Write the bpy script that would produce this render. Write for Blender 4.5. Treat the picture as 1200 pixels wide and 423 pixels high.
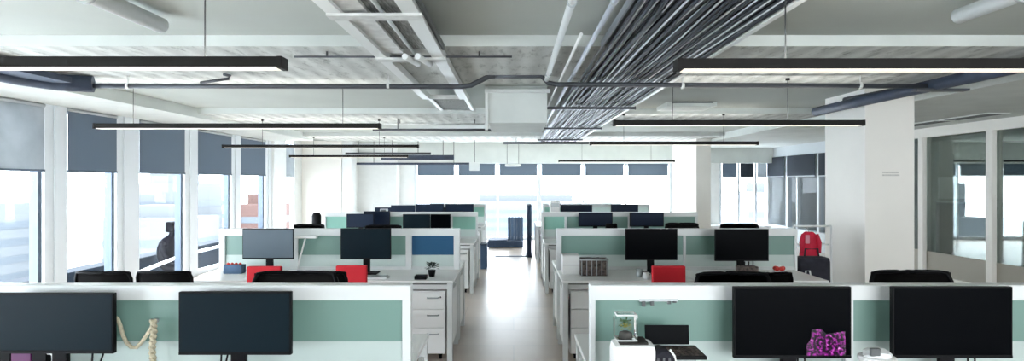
import bpy, bmesh, math, random
from mathutils import Vector, Matrix
random.seed(7)
for o in list(bpy.data.objects): bpy.data.objects.remove(o)
S = bpy.context.scene
C = S.collection
PI = math.pi
EYE = 1.65
F = 700.0
# ---------------------------------------------------------------- camera, sky, exposure
cam = bpy.data.objects.new('camera', bpy.data.cameras.new('camera')); C.objects.link(cam)
cam.location = (0, 0, EYE); cam.rotation_euler = (PI/2, 0, 0)
cam.data.sensor_width = 36; cam.data.lens = 36*F/1200
cam.data.shift_x = -2/1200; cam.data.shift_y = 0.5/1200
cam.data.clip_start = 0.05; cam.data.clip_end = 1000
S.camera = cam
S.view_settings.view_transform = 'Standard'; S.view_settings.look = 'None'
S.view_settings.gamma = 1; S.view_settings.use_curve_mapping = False
S.view_settings.exposure = 2.05
SKY = 4.2
LAMP = .19
FILL_GLOW = 3.4  # strength of the added fill glow
w = bpy.data.worlds.new('overcast_sky'); S.world = w; w.use_nodes = True
bgn = w.node_tree.nodes['Background']
bgn.inputs[0].default_value = (0.90, 0.955, 1.0, 1); bgn.inputs[1].default_value = SKY

XL, XR, YF, YB = -5.55, 7.1, 16.7, -4.0      # left glass, right glass, far wall, wall behind
ZS, ZB, ZK = 2.70, 2.62, 2.56                # slab, beam soffit, bulkhead soffit

def portal(loc, rot, sx, sy):
    l = bpy.data.lights.new('window_portal', 'AREA'); l.shape = 'RECTANGLE'; l.size = sx; l.size_y = sy
    l.cycles.is_portal = True
    o = bpy.data.objects.new('window_portal', l); C.objects.link(o); o.location = loc; o.rotation_euler = rot
portal((3.8, YB-.3, 1.62), (PI/2, 0, 0), 6.0, 1.6)
portal((XL-0.2, 4.8, 1.28), (0, -PI/2, 0), 2.5, 17.6)
portal((0.0, YF+0.3, 1.1), (-PI/2, 0, 0), 15.0, 2.3)
portal((XR+0.3, 15.0, 1.3), (0, PI/2, 0), 2.2, 3.4)

def px(x, Y): return (x-602)*Y/F
def pz(y, Y): return EYE-(y-212)*Y/F

# ---------------------------------------------------------------- materials
def mat(name, col, rough=.5, metal=0, noise=0, nscale=8, emit=None, estr=0, spec=None, coat=0, bump=0, bscale=60, transl=0, stretch=None):
    m = bpy.data.materials.new(name); m.use_nodes = True
    nt = m.node_tree; N = nt.nodes; L = nt.links
    p = N['Principled BSDF']
    c = tuple(col)+(1,)
    p.inputs['Base Color'].default_value = c
    p.inputs['Roughness'].default_value = rough
    p.inputs['Metallic'].default_value = metal
    if spec is not None: p.inputs['Specular IOR Level'].default_value = spec
    if coat: p.inputs['Coat Weight'].default_value = coat; p.inputs['Coat Roughness'].default_value = .08
    if noise or bump:
        tc = N.new('ShaderNodeTexCoord'); mp = N.new('ShaderNodeMapping')
        L.new(tc.outputs['Object'], mp.inputs[0])
        if stretch: mp.inputs['Scale'].default_value = stretch
    if noise:
        n = N.new('ShaderNodeTexNoise'); n.inputs['Scale'].default_value = nscale; n.inputs['Detail'].default_value = 5
        L.new(mp.outputs[0], n.inputs['Vector'])
        r = N.new('ShaderNodeValToRGB')
        r.color_ramp.elements[0].position = .3; r.color_ramp.elements[1].position = .7
        r.color_ramp.elements[0].color = tuple(max(0, v*(1-noise)) for v in col)+(1,)
        r.color_ramp.elements[1].color = tuple(min(1, v*(1+noise)) for v in col)+(1,)
        L.new(n.outputs['Fac'], r.inputs[0]); L.new(r.outputs[0], p.inputs['Base Color'])
    if bump:
        n2 = N.new('ShaderNodeTexNoise'); n2.inputs['Scale'].default_value = bscale
        L.new(mp.outputs[0], n2.inputs['Vector'])
        b = N.new('ShaderNodeBump'); b.inputs['Strength'].default_value = bump; b.inputs['Distance'].default_value = .01
        L.new(n2.outputs['Fac'], b.inputs['Height']); L.new(b.outputs[0], p.inputs['Normal'])
    if emit:
        p.inputs['Emission Color'].default_value = tuple(emit)+(1,); p.inputs['Emission Strength'].default_value = estr
    if transl:
        t = N.new('ShaderNodeBsdfTranslucent'); t.inputs[0].default_value = c
        mx = N.new('ShaderNodeMixShader'); mx.inputs[0].default_value = transl
        L.new(p.outputs[0], mx.inputs[1]); L.new(t.outputs[0], mx.inputs[2])
        L.new(mx.outputs[0], N['Material Output'].inputs[0])
    return m

def glassmat(name, tint=(1,1,1), refl=1.0, rough=.0):
    m = bpy.data.materials.new(name); m.use_nodes = True
    nt = m.node_tree; N = nt.nodes; L = nt.links
    N.remove(N['Principled BSDF'])
    t = N.new('ShaderNodeBsdfTransparent'); t.inputs[0].default_value = tuple(tint)+(1,)
    g = N.new('ShaderNodeBsdfGlossy'); g.inputs['Roughness'].default_value = rough
    f = N.new('ShaderNodeFresnel'); f.inputs[0].default_value = 1.45
    mu = N.new('ShaderNodeMath'); mu.operation = 'MULTIPLY'; mu.inputs[1].default_value = refl; mu.use_clamp = True
    L.new(f.outputs[0], mu.inputs[0])
    mx = N.new('ShaderNodeMixShader'); L.new(mu.outputs[0], mx.inputs[0])
    L.new(t.outputs[0], mx.inputs[1]); L.new(g.outputs[0], mx.inputs[2]); L.new(mx.outputs[0], N['Material Output'].inputs[0])
    return m

def floormat():
    m = mat('floor_vinyl', (.47,.42,.375), rough=.3, spec=.22)
    nt = m.node_tree; N = nt.nodes; L = nt.links; p = N['Principled BSDF']
    tc = N.new('ShaderNodeTexCoord')
    br = N.new('ShaderNodeTexBrick'); br.offset = .5
    br.inputs['Scale'].default_value = 1; br.inputs['Brick Width'].default_value = 1.2; br.inputs['Row Height'].default_value = .6
    br.inputs['Mortar Size'].default_value = .004
    br.inputs['Color1'].default_value = (.60,.51,.44,1); br.inputs['Color2'].default_value = (.54,.465,.405,1); br.inputs['Mortar'].default_value = (.46,.41,.37,1)
    L.new(tc.outputs['Object'], br.inputs['Vector'])
    n = N.new('ShaderNodeTexNoise'); n.inputs['Scale'].default_value = 2.2; n.inputs['Detail'].default_value = 7
    L.new(tc.outputs['Object'], n.inputs['Vector'])
    mx = N.new('ShaderNodeMix'); mx.data_type = 'RGBA'; mx.blend_type = 'OVERLAY'; mx.inputs[0].default_value = .18
    L.new(br.outputs['Color'], mx.inputs[6]); L.new(n.outputs['Fac'], mx.inputs[7]); L.new(mx.outputs[2], p.inputs['Base Color'])
    mr = N.new('ShaderNodeMapRange'); mr.inputs[3].default_value = .24; mr.inputs[4].default_value = .36
    L.new(n.outputs['Fac'], mr.inputs[0]); L.new(mr.outputs[0], p.inputs['Roughness'])
    return m

M = {}
M['floor'] = floormat()
M['slab'] = mat('painted_slab', (.46,.49,.455), .85, noise=.05, nscale=1.2)
M['beam'] = mat('beam_paint', (.66,.69,.66), .8, noise=.05, nscale=3)
def soffit_mat():
    m = mat('board_marked_soffit', (.60,.62,.585), .85)
    nt = m.node_tree; N = nt.nodes; L = nt.links; p = N['Principled BSDF']
    tc = N.new('ShaderNodeTexCoord')
    n = N.new('ShaderNodeTexNoise'); n.inputs['Scale'].default_value = 3.0; n.inputs['Detail'].default_value = 12; n.inputs['Roughness'].default_value = .75
    mp = N.new('ShaderNodeMapping'); mp.inputs['Scale'].default_value = (4, 1.2, 1); mp.inputs['Rotation'].default_value = (0,0,.0)
    L.new(tc.outputs['Object'], mp.inputs[0]); L.new(mp.outputs[0], n.inputs['Vector'])
    r = N.new('ShaderNodeValToRGB'); e = r.color_ramp.elements
    e[0].position = .33; e[0].color = (.25,.26,.24,1); e[1].position = .47; e[1].color = (.60,.62,.585,1)
    x = r.color_ramp.elements.new(.75); x.color = (.70,.71,.68,1)
    wv = N.new('ShaderNodeTexWave'); wv.wave_type='BANDS'; wv.bands_direction='X'; wv.inputs['Scale'].default_value = 1.6; wv.inputs['Distortion'].default_value = .6
    L.new(tc.outputs['Object'], wv.inputs['Vector'])
    mx = N.new('ShaderNodeMix'); mx.data_type='RGBA'; mx.blend_type='MULTIPLY'; mx.inputs[0].default_value = .22
    L.new(n.outputs['Fac'], r.inputs[0]); L.new(r.outputs[0], mx.inputs[6]); L.new(wv.outputs['Color'], mx.inputs[7]); L.new(mx.outputs[2], p.inputs['Base Color'])
    b = N.new('ShaderNodeBump'); b.inputs['Strength'].default_value = .5; b.inputs['Distance'].default_value = .02
    L.new(n.outputs['Fac'], b.inputs['Height']); L.new(b.outputs[0], p.inputs['Normal'])
    return m
M['soffit'] = soffit_mat()
M['wall'] = mat('white_wall', (.80,.82,.81), .7, noise=.02)
M['column'] = mat('column_paint', (.88,.855,.80), .7, noise=.02, nscale=2)
M['mull'] = mat('white_mullion', (.66,.70,.73), .45)
M['navyframe'] = mat('dark_frame', (.06,.09,.13), .4)
M['glass'] = glassmat('window_glass', (.96,.98,1), .02)
M['pglass'] = glassmat('partition_glass', (.80,.86,.84), .7)
M['clear'] = glassmat('clear_glass', (.97,1,1), 1.3)
M['blind'] = mat('blue_blind_fabric', (.15,.19,.235), .9, bump=.2, bscale=200, transl=.28)
M['paleblind'] = mat('pale_blind_fabric', (.40,.43,.45), .9, noise=.2, nscale=3, transl=.3)
M['darkblind'] = mat('dark_blind_fabric', (.03,.04,.055), .9, transl=.1)
M['white'] = mat('white_laminate', (.88,.88,.865), .35)
M['whitemetal'] = mat('white_metal', (.73,.75,.745), .35)
M['edge'] = mat('grey_metal', (.42,.45,.46), .35, metal=.3)
M['slot'] = mat('dark_slot', (.10,.11,.11), .6)
M['teal'] = mat('teal_glass', (.27,.43,.375), .3, transl=.32, spec=.5)
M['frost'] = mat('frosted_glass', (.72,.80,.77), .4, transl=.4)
M['bluepanel'] = mat('blue_fabric_panel', (.02,.10,.21), .8, bump=.3, bscale=300)
M['mint'] = mat('mint_panel', (.36,.66,.56), .5, transl=.2)
M['blackplastic'] = mat('black_plastic', (.004,.004,.005), .5, spec=.12)
M['screen'] = mat('dark_screen', (.0010,.0015,.0025), .3, spec=.03)
M['screenblue'] = mat('blue_grey_screen', (.005,.0125,.018), .4, spec=.08)  # bluish tone puts a faint reflection into the screen colour
M['screenreflect'] = mat('reflection_tinted_screen', (.075,.105,.13), .4, spec=.4)  # pale tone is a window reflection put into the colour
M['navy'] = mat('navy_screen', (.008,.016,.036), .4, spec=.12)
M['mesh'] = mat('chair_mesh', (.007,.006,.006), .8, spec=.2, bump=.4, bscale=400)
M['meshred'] = mat('red_fabric', (.62,.008,.02), .75, bump=.3, bscale=200)
M['fabric'] = mat('seat_fabric', (.02,.02,.022), .9)
M['pipe'] = mat('dark_pipe', (.05,.055,.065), .45)
M['navypipe'] = mat('navy_insulation', (.035,.05,.085), .55, noise=.15, nscale=10)
M['whitepipe'] = mat('white_pipe', (.72,.74,.72), .4)
M['lilacpipe'] = mat('grey_pipe', (.42,.46,.52), .4)
M['greyrail'] = mat('rail_paint', (.62,.63,.61), .6, noise=.15, nscale=14)
M['greytex'] = mat('grey_tray_bed', (.22,.23,.22), .8, noise=.5, nscale=20, stretch=(6,.6,1))
M['cabledark'] = mat('dark_cable', (.012,.016,.024), .5, spec=.3)
M['cablehighlight'] = mat('cable_highlight', (.60,.63,.67), .45)  # pale colour carries the highlights of the dark bundle
M['lampbody'] = mat('black_lamp_body', (.010,.009,.008), .6, spec=.2)
M['lamp'] = mat('lamp_diffuser', (.9,.85,.75), .5, emit=(1,.90,.74), estr=LAMP, noise=0)
M['addedglow'] = mat('added_fill_glow', (.9,.9,.85), .5, emit=(1,.97,.92), estr=FILL_GLOW)  # unseen glow added to brighten the ceiling and the meeting room
M['wire'] = mat('steel_wire', (.06,.065,.065), .6)
M['rope'] = mat('cream_rope', (.62,.55,.40), .9, noise=.2, nscale=60, bump=.8, bscale=120)
M['magenta'] = mat('magenta_cover', (.09,.005,.075), .5)
M['leaf'] = mat('plant_leaf', (.05,.13,.04), .6, noise=.4, nscale=30)
M['leafy'] = mat('yellow_leaf', (.38,.36,.06), .6, noise=.3, nscale=30)
M['leafdark'] = mat('dark_leaf', (.025,.045,.035), .6, noise=.4, nscale=30)
M['soil'] = mat('dark_soil', (.02,.018,.015), .95)
M['bluesofa'] = mat('blue_upholstery', (.075,.13,.22), .85, bump=.3, bscale=150)
M['navysofa'] = mat('navy_upholstery', (.035,.06,.11), .8)
M['brown'] = mat('brown_wicker', (.10,.075,.065), .7, noise=.8, nscale=40)
M['redobj'] = mat('red_plastic', (.6,.04,.03), .4)
M['jacket'] = mat('red_jacket', (.60,.015,.05), .8, noise=.2, nscale=8)
M['pink'] = mat('pink_cloth', (.70,.30,.36), .8)
M['whitebag'] = mat('white_plastic_bag', (.80,.82,.82), .35, bump=.5, bscale=30)
M['darkcloth'] = mat('dark_cloth', (.02,.02,.03), .9, noise=.4, nscale=12)
M['outdark'] = mat('black_outdoor_clothes', (.004,.004,.006), .9, spec=0)
M['jeans'] = mat('grey_trousers', (.10,.12,.15), .9)
M['skin'] = mat('skin', (.03,.017,.012), .6)
M['hair'] = mat('dark_hair', (.003,.003,.004), .8, spec=.05)
M['parapet'] = mat('blue_grey_parapet', (.008,.013,.020), .8, noise=.15, nscale=3, spec=.1)
M['city'] = mat('city_ground', (.72,.75,.77), .9, noise=.25, nscale=.05)
M['bld'] = mat('pale_building', (.085,.092,.098), .8, spec=.1)
M['bldwin'] = mat('building_windows', (.065,.075,.085), .5, spec=.1)
M['brick'] = mat('reddish_building', (.065,.04,.035), .8, spec=.1)
M['roomwall'] = mat('meeting_room_wall', (.36,.40,.375), .8)
M['roomdark'] = mat('dark_credenza', (.035,.042,.05), .5)
M['sand'] = mat('sand_film', (.50,.47,.40), .6, transl=.25)
M['chrome'] = mat('chrome', (.55,.56,.57), .2, metal=1)
M['strip'] = mat('dark_floor_strip', (.07,.085,.12), .6)
M['sign'] = mat('faint_lettering', (.50,.49,.46), .7)
M['stripe'] = mat('grey_stripe', (.16,.165,.17), .7)

# ---------------------------------------------------------------- mesh helpers
class MB:
    def __init__(s): s.bm = bmesh.new(); s.mats = []; s.mi = 0
    def m(s, material):
        if material not in s.mats: s.mats.append(material)
        s.mi = s.mats.index(material); return s
    def _fin(s, fs, smooth=False):
        for f in fs: f.material_index = s.mi; f.smooth = smooth
    def box(s, x0, y0, z0, x1, y1, z1, bev=0, mtx=None):
        r = bmesh.ops.create_cube(s.bm, size=1); vs = r['verts']
        for v in vs: v.co = Vector(((x0+x1)/2+v.co.x*(x1-x0), (y0+y1)/2+v.co.y*(y1-y0), (z0+z1)/2+v.co.z*(z1-z0)))
        fs = set(f for v in vs for f in v.link_faces)
        if bev:
            es = list(set(e for v in vs for e in v.link_edges))
            q = bmesh.ops.bevel(s.bm, geom=es, offset=bev, segments=2, affect='EDGES', profile=.6)
            fs = set(f for f in q['faces']); vv = set(v for f in fs for v in f.verts)
            fs = set(f for v in vv for f in v.link_faces); vs = list(vv)
        if mtx is not None:
            for v in vs: v.co = mtx @ v.co
        s._fin(fs); return s
    def tube(s, pts, r, seg=8, r2=None, cap=True, smooth=True):
        pts = [Vector(p) for p in pts]; n = len(pts); rings = []
        up = None
        for i, p in enumerate(pts):
            d = (pts[min(i+1, n-1)]-pts[max(i-1, 0)]).normalized()
            if up is None: up = Vector((0,0,1)) if abs(d.z) < .9 else Vector((1,0,0))
            a = d.cross(up)
            if a.length < 1e-4: a = d.orthogonal()
            a.normalize(); b = a.cross(d).normalized()
            rr = r if r2 is None else r+(r2-r)*i/(n-1)
            if isinstance(r, (list, tuple)): rr = r[i]
            rings.append([s.bm.verts.new(p+a*math.cos(2*PI*k/seg)*rr+b*math.sin(2*PI*k/seg)*rr) for k in range(seg)])
        fs = []
        for i in range(n-1):
            for k in range(seg):
                fs.append(s.bm.faces.new((rings[i][k], rings[i][(k+1) % seg], rings[i+1][(k+1) % seg], rings[i+1][k])))
        s._fin(fs, smooth)
        if cap: s._fin([s.bm.faces.new(rings[0][::-1]), s.bm.faces.new(rings[-1])])
        return s
    def lathe(s, prof, c=(0,0,0), seg=20, smooth=True):
        rings = []
        for r, z in prof:
            rings.append([s.bm.verts.new((c[0]+r*math.cos(2*PI*k/seg), c[1]+r*math.sin(2*PI*k/seg), c[2]+z)) for k in range(seg)])
        fs = []
        for i in range(len(prof)-1):
            for k in range(seg):
                fs.append(s.bm.faces.new((rings[i][k], rings[i][(k+1) % seg], rings[i+1][(k+1) % seg], rings[i+1][k])))
        s._fin(fs, smooth)
        s._fin([s.bm.faces.new(rings[0][::-1]), s.bm.faces.new(rings[-1])]); return s
    def ball(s, c, r, sc=(1,1,1), sub=2, jit=0):
        q = bmesh.ops.create_icosphere(s.bm, subdivisions=sub, radius=1)
        for v in q['verts']:
            k = r*(1+random.uniform(-jit, jit)); v.co = Vector((c[0]+v.co.x*k*sc[0], c[1]+v.co.y*k*sc[1], c[2]+v.co.z*k*sc[2]))
        s._fin(set(f for v in q['verts'] for f in v.link_faces), jit == 0); return s
    def quad(s, *p):
        s._fin([s.bm.faces.new([s.bm.verts.new(q) for q in p])]); return s
    def grid(s, fn, nu, nv, thick=0, smooth=True):
        g = [[s.bm.verts.new(fn(i/nu, j/nv)) for j in range(nv+1)] for i in range(nu+1)]
        fs = [s.bm.faces.new((g[i][j], g[i+1][j], g[i+1][j+1], g[i][j+1])) for i in range(nu) for j in range(nv)]
        s._fin(fs, smooth)
        if thick:
            q = bmesh.ops.solidify(s.bm, geom=fs, thickness=thick)
            s._fin([f for f in q['geom'] if isinstance(f, bmesh.types.BMFace)], smooth)
        return s
    def leafblob(s, c, r, n, lw, ll, up=.5):
        for _ in range(n):
            a = random.uniform(0, 2*PI); t = random.uniform(.1, 1)
            d = Vector((math.cos(a), math.sin(a), random.uniform(-.2, 1)*up*2)).normalized()
            p = Vector(c)+d*r*t; q = p+d*ll; sd = d.cross(Vector((0,0,1))).normalized()*lw
            mid = (p+q)/2; n_ = sd.cross(d).normalized()*lw*.3
            s._fin([s.bm.faces.new([s.bm.verts.new(v) for v in (p, mid+sd+n_, q, mid-sd+n_)])])
        return s
    def build(s, name, material=None, parent=None, loc=None):
        me = bpy.data.meshes.new(name)
        bmesh.ops.recalc_face_normals(s.bm, faces=s.bm.faces)
        s.bm.to_mesh(me); s.bm.free()
        for mt in (s.mats or [material]): me.materials.append(mt)
        o = bpy.data.objects.new(name, me); C.objects.link(o)
        if parent: o.parent = parent
        if loc: o.location = loc
        return o

def thing(name, label, cat, loc=(0,0,0), rz=0, group=None, sc=1):
    o = bpy.data.objects.new(name, None); C.objects.link(o); o.empty_display_size = .1
    o.location = loc; o.rotation_euler = (0,0,rz); o.scale = (sc,sc,sc)
    tag(o, label, cat, group); return o
def tag(o, label, cat, group=None, kind=None):
    o['label'] = label; o['category'] = cat
    if group: o['group'] = group
    if kind: o['kind'] = kind
    return o
def struct(o, label=None):
    o['kind'] = 'structure'
    if label: o['label'] = label
    return o
def kids(o): return [c for c in bpy.data.objects if c.parent == o]
def copy_tree(o, parent=None):
    c = o.copy(); C.objects.link(c); c.parent = parent
    for k in kids(o): copy_tree(k, c)
    return c
def dup(o, loc, rz=0, label=None, group=None, sc=None):
    c = copy_tree(o); c.location = loc; c.rotation_euler = (0,0,rz)
    if label: c['label'] = label
    if group: c['group'] = group
    if sc: c.scale = (sc,sc,sc) if not isinstance(sc, tuple) else sc
    return c
def swap(root, part, material):
    """own mesh copy with another material on one named part"""
    for k in kids(root):
        if k.name.split('.')[0] == part:
            k.data = k.data.copy(); k.data.materials[0] = material

# ================================================================ SETTING
XQ = 10.6   # back of the meeting rooms on the right
struct(MB().box(XL-.1, YB, -.2, XQ, YF+.1, 0).build('floor', M['floor']), 'glossy light greige floor running down the aisle')
struct(MB().box(XL-.1, YB, ZS, XQ, YF+.1, ZS+.3).build('ceiling', M['slab']), 'grey green painted concrete slab')
struct(MB().box(XL-.1, YB-.2, 0, .8, YB, ZS).box(6.8, YB-.2, 0, XQ, YB, ZS).box(.8, YB-.2, 0, 6.8, YB, .8).box(.8, YB-.2, 2.45, 6.8, YB, ZS).build('wall_back', M['wall']))  # opening on the right half is cut for the added fill window
ti = [0]
def trim(mb, m=None, label=None):
    ti[0] += 1
    return struct(mb.build('trim_%d' % ti[0], m), label)
for y0 in (-4.0, 0.0, 4.3, 8.6, 12.9):
    y1 = y0+1.65
    b = MB(); b.m(M['beam']).box(-4.55, y0, ZB, 4.56, y1, ZS)
    for f in b.bm.faces:
        pass
    b.bm.faces.ensure_lookup_table()
    b.m(M['soffit'])
    for f in b.bm.faces:
        if f.calc_center_median().z < ZB+.001: f.material_index = b.mi
    trim(b, label='broad white ceiling beam with rough board marked underside')
# bulkheads along both sides
trim(MB().box(XL, YB, ZK, -4.55, 13.6, ZS), M['beam'], 'white bulkhead over the left windows')
trim(MB().box(4.56, YB, ZK, XQ, YF, ZS), M['beam'], 'white dropped soffit on the right side')
# header of far wall
trim(MB().box(XL, YF-.35, 2.14, XR, YF, ZS), M['beam'], 'white header above the far windows')

struct(MB().box(.8,YB-.12,.8,6.8,YB-.02,.86).box(.8,YB-.12,2.39,6.8,YB-.02,2.45).box(.8,YB-.12,.86,.86,YB-.02,2.39).box(2.75,YB-.12,.86,2.85,YB-.02,2.39).box(4.75,YB-.12,.86,4.85,YB-.02,2.39).box(6.74,YB-.12,.86,6.8,YB-.02,2.39).build('window_90', M['mull']))  # frame of an unseen window added to light the room from behind
# ---- left window wall: broad white posts, panes, blinds
posts = [(-3.9,-3.55), (-2.35,-2.0), (-.8,-.45), (.75,1.1), (2.3,2.65), (3.85,4.2), (5.42,5.77), (7.04,7.37), (8.32,8.79), (10.04,10.42), (11.7,12.06), (13.3,13.6)]
for i, (a, b_) in enumerate(posts):
    q = MB().m(M['mull']).box(XL-.1, a+.14, 0, XL+.04, b_, ZK).box(XL-.1, a, 0, XL+.02, a+.14, ZK)
    q.m(M['navyframe']).box(XL-.12, a-.05, 0, XL-.02, a, ZK)
    trim(q, label='broad white post between the left windows')
wn = [0]
def window(mb_frame, glass_mb, m=None, label=None, gm=None):
    wn[0] += 1
    f = struct(mb_frame.build('window_%d' % wn[0], m or M['mull']), label)
    g = glass_mb.build('pane', gm or M['glass'], f); return f
for i in range(len(posts)-1):
    a, b_ = posts[i][1], posts[i+1][0]
    fr = MB().box(XL-.08, a, 0, XL, b_-.05, .08).box(XL-.08, a, ZK-.06, XL, b_-.05, ZK).box(XL-.08, a, .08, XL, a+.04, ZK-.06)
    window(fr, MB().box(XL-.05, a+.04, .08, XL-.04, b_-.05, ZK-.06), label='tall window in the left wall')
    if True:
        pale = 3.9 < b_ < 7.1
        nm = {5.42: 'pale see-through roller blind on the window nearest the camera', 7.04: 'pale see-through roller blind, second from the left frame edge',
              8.32: 'blue grey roller blind just right of the first broad white post', 10.04: 'blue grey roller blind above the seated dark figure',
              11.7: 'blue grey roller blind on the narrow fourth left window', 13.3: 'blue grey roller blind on the left wall nearest the far corner'}.get(b_)
        nm = nm or 'half lowered blue grey blind added to dim a left window outside the frame, '+['farthest back','second from the back','just behind the camera','beside the camera','ahead of the camera','nearest the frame edge'][i]  # unseen blinds added to cut the light at the front left
        t = thing('roller_blind', nm, 'blind', (XL+.04, (a+b_)/2, ZK), 0, 'roller blinds on the left windows')
        h = (b_-a)/2-.02
        MB().box(-.012, -h, -.78, -.006, h, -.02).build('blind_fabric', M['paleblind'] if pale else M['blind'], t)
        MB().box(-.02, -h, -.80, .005, h, -.775).build('bottom_bar', M['navyframe'], t)
        MB().tube([(-.01,-h,-.025),(-.01,h,-.025)], .022, 10).build('roller', M['edge'], t)
struct(MB().box(XL-.1, YB, -.0, XL-.09, YB+.1, ZK).build('wall_left', M['wall']))
# far-left: white side wall beyond the last window with a shallow pier
struct(MB().box(XL-.1, 13.6, 0, XL+.1, 14.3, ZS).box(XL-.1, 15.1, 0, XL+.02, YF, ZS).build('wall_left_rear', M['wall']), 'white wall beyond the left windows')
window(MB().box(XL-.08, 14.3, 0, XL, 14.36, ZS).box(XL-.08, 15.04, 0, XL, 15.1, ZS), MB().box(XL-.05, 14.36, 0, XL-.04, 15.04, ZS), label='narrow window at the far end of left wall')
t = thing('roller_blind', 'white roller blind on the narrow window beside the far left pillar', 'blind', (XL+.03, 14.7, ZK))
MB().box(-.012, -.34, -.80, -.006, .34, 0).build('blind_fabric', M['paleblind'], t); MB().box(-.02, -.34, -.82, .0, .34, -.8).build('bottom_bar', M['mull'], t)
# ---- far wall
xs_w = [px(487,YF), px(535,YF), px(583,YF), px(632,YF), px(683,YF), px(733,YF), px(785,YF)]
ZH = 2.14
struct(MB().box(XL, YF, 0, xs_w[0], YF+.2, ZS).build('wall_far', M['wall']), 'white far wall left of the windows')
struct(MB().box(px(785,YF), YF, 0, px(843,YF), YF+.2, ZS).build('wall_far_right', M['wall']))
struct(MB().box(XR, YF, 0, XQ, YF+.2, ZS).build('wall_far_corner', M['wall']))
# piers on far left and the added filler between them
trim(MB().box(px(349,15.6), 15.6, 0, px(400,15.6), 16.2, ZS), M['column'], 'broad pale pillar at the far left')
trim(MB().box(px(400,15.6)+.005, 15.62, 0, px(412,15.6), 16.3, ZS), M['wall'])  # filler added over the shaded recess so it catches light
trim(MB().box(px(412,16.3), 16.3, 0, px(465,16.3), YF, ZS), M['wall'], 'shallow white pier left of the far windows')
for i in range(len(xs_w)-1):
    a, b_ = xs_w[i], xs_w[i+1]
    ww = .10 if i == 3 else .05
    fr = MB().box(a-ww/2, YF-.04, 0, a+ww/2, YF+.08, ZH).box(a+ww/2, YF, 0, b_-.03, YF+.06, .1).box(a+ww/2, YF, ZH-.05, b_-.03, YF+.06, ZH)
    if i == 5: fr.box(b_-.025, YF-.04, 0, b_+.08, YF+.08, ZH)
    window(fr, MB().box(a+ww/2, YF+.03, .1, b_-.03, YF+.04, ZH-.05), label='tall bright window in the far wall')
    nm = ['above the navy monitors, leftmost of the far wall', 'second from the left on the far wall', 'above the aisle, left of the thick white mullion',
          'right of the thick white mullion over the right rows', 'second from the right on the far wall', 'next to the white pier at far right'][i]
    t = thing('roller_blind', 'grey blue roller blind '+nm, 'blind', ((a+b_)/2, YF-.03, ZH), 0, 'roller blinds on the far windows')
    h = (b_-a)/2-.06
    MB().box(-h, -.01, -.33, h, -.004, -.01).build('blind_fabric', M['blind'], t); MB().box(-h, -.015, -.35, h, 0, -.33).build('bottom_bar', M['edge'], t)
# far right corner windows
xr = [px(843,YF), px(864,YF), px(884,YF), XR]
for i in range(3):
    a, b_ = xr[i], xr[i+1]
    fr = MB().box(a, YF-.04, .45, a+.05, YF+.08, ZS-.2).box(a, YF, 0, b_, YF+.1, .45).box(a+.05, YF, 2.3, b_, YF+.06, ZS-.14)
    window(fr, MB().box(a+.05, YF+.03, .45, b_, YF+.04, 2.3), label='window in the far right corner bay')
    t = thing('roller_blind', ['grey blue roller blind, leftmost in the far right corner bay','dark short roller blind in the middle of far right corner bay','pale roller blind in the far right corner bay, next to the corner'][i], 'blind', ((a+b_)/2+.02, YF-.01, 2.14), 0, 'roller blinds in the far right bay')
    h = (b_-a)/2-.05
    MB().box(-h, -.01, -.37, h, -.004, 0).build('blind_fabric', [M['blind'], M['darkblind'], M['paleblind']][i], t); MB().box(-h, -.015, -.39, h, 0, -.37).build('bottom_bar', M['edge'], t)
# right wall, rear windows (Y 13 -> YF)
ys = [12.7, 13.9, 15.5, YF]
for i in range(3):
    a, b_ = ys[i], ys[i+1]
    fr = MB().box(XR, a, 0, XR+.15, b_, .45).box(XR, a, .45, XR+.12, a+.09, 2.3).box(XR, a, 2.3, XR+.15, b_, ZK)
    if i == 1: fr.box(XR, a+1.05, .45, XR+.08, a+1.11, 2.3)
    window(fr, MB().box(XR+.05, a+.09, .45, XR+.06, b_, 2.3), label='rear window in the right wall')
    t = thing('roller_blind', ['black roller blind seen left of the big column, nearest one','wide black roller blind in the rear right wall','small black roller blind in the right wall nearest the corner'][i], 'blind', (XR-.03, (a+b_)/2+.04, 2.3), 0, 'black roller blinds on the rear right windows')
    h = (b_-a)/2-.08
    MB().box(0, -h, -.52, .006, h, -.01).build('blind_fabric', M['darkblind'], t); MB().box(-.01, -h, -.54, .01, h, -.52).build('bottom_bar', M['edge'], t)
# right wall: meeting room glazing (YB -> 12.7)
ym = [-3.9, -2.1, -.3, 1.5, 3.3, 5.1, 6.9, 8.9, 10.4, 12.1]
fr = MB().box(XR, YB, 2.40, XR+.12, 12.7, ZK).box(XR, YB, 0, XR+.12, 12.7, .06)
for y in ym: fr.box(XR-.02, y-.06, .06, XR+.12, y+.06, 2.40)
fr.box(XR, 12.16, .06, XR+.12, 12.7, 2.4)
struct(fr.build('wall_right', M['column']), 'cream framed glazed wall of the meeting rooms')
for i in range(len(ym)-1):
    wn[0] += 1
    g = struct(MB().box(XR+.05, ym[i]+.06, .44, XR+.06, ym[i+1]-.06, 2.40).build('window_%d' % wn[0], M['pglass']), 'tinted glass pane of the meeting room wall')
    MB().box(XR+.045, ym[i]+.06, .06, XR+.065, ym[i+1]-.06, .44).build('frosted_film', M['sand'], g)
struct(MB().box(XQ, YB, 0, XQ+.15, YF, ZS).build('wall_right_outer', M['roomwall']))
struct(MB().box(XR+.12, 12.55, 0, XQ, 12.7, ZK).build('wall_meeting_room', M['roomwall']))
struct(MB().box(XR+.12, 10.35, 0, XQ, 10.45, ZK).build('wall_meeting_room_divider', M['roomwall']))
t = thing('credenza', 'dark block standing in for the reflected view in the glass at the right of the big column', 'cabinet', (8.9, 10.08, 0))  # dark block imitates the outdoor view mirrored in the glass
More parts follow.
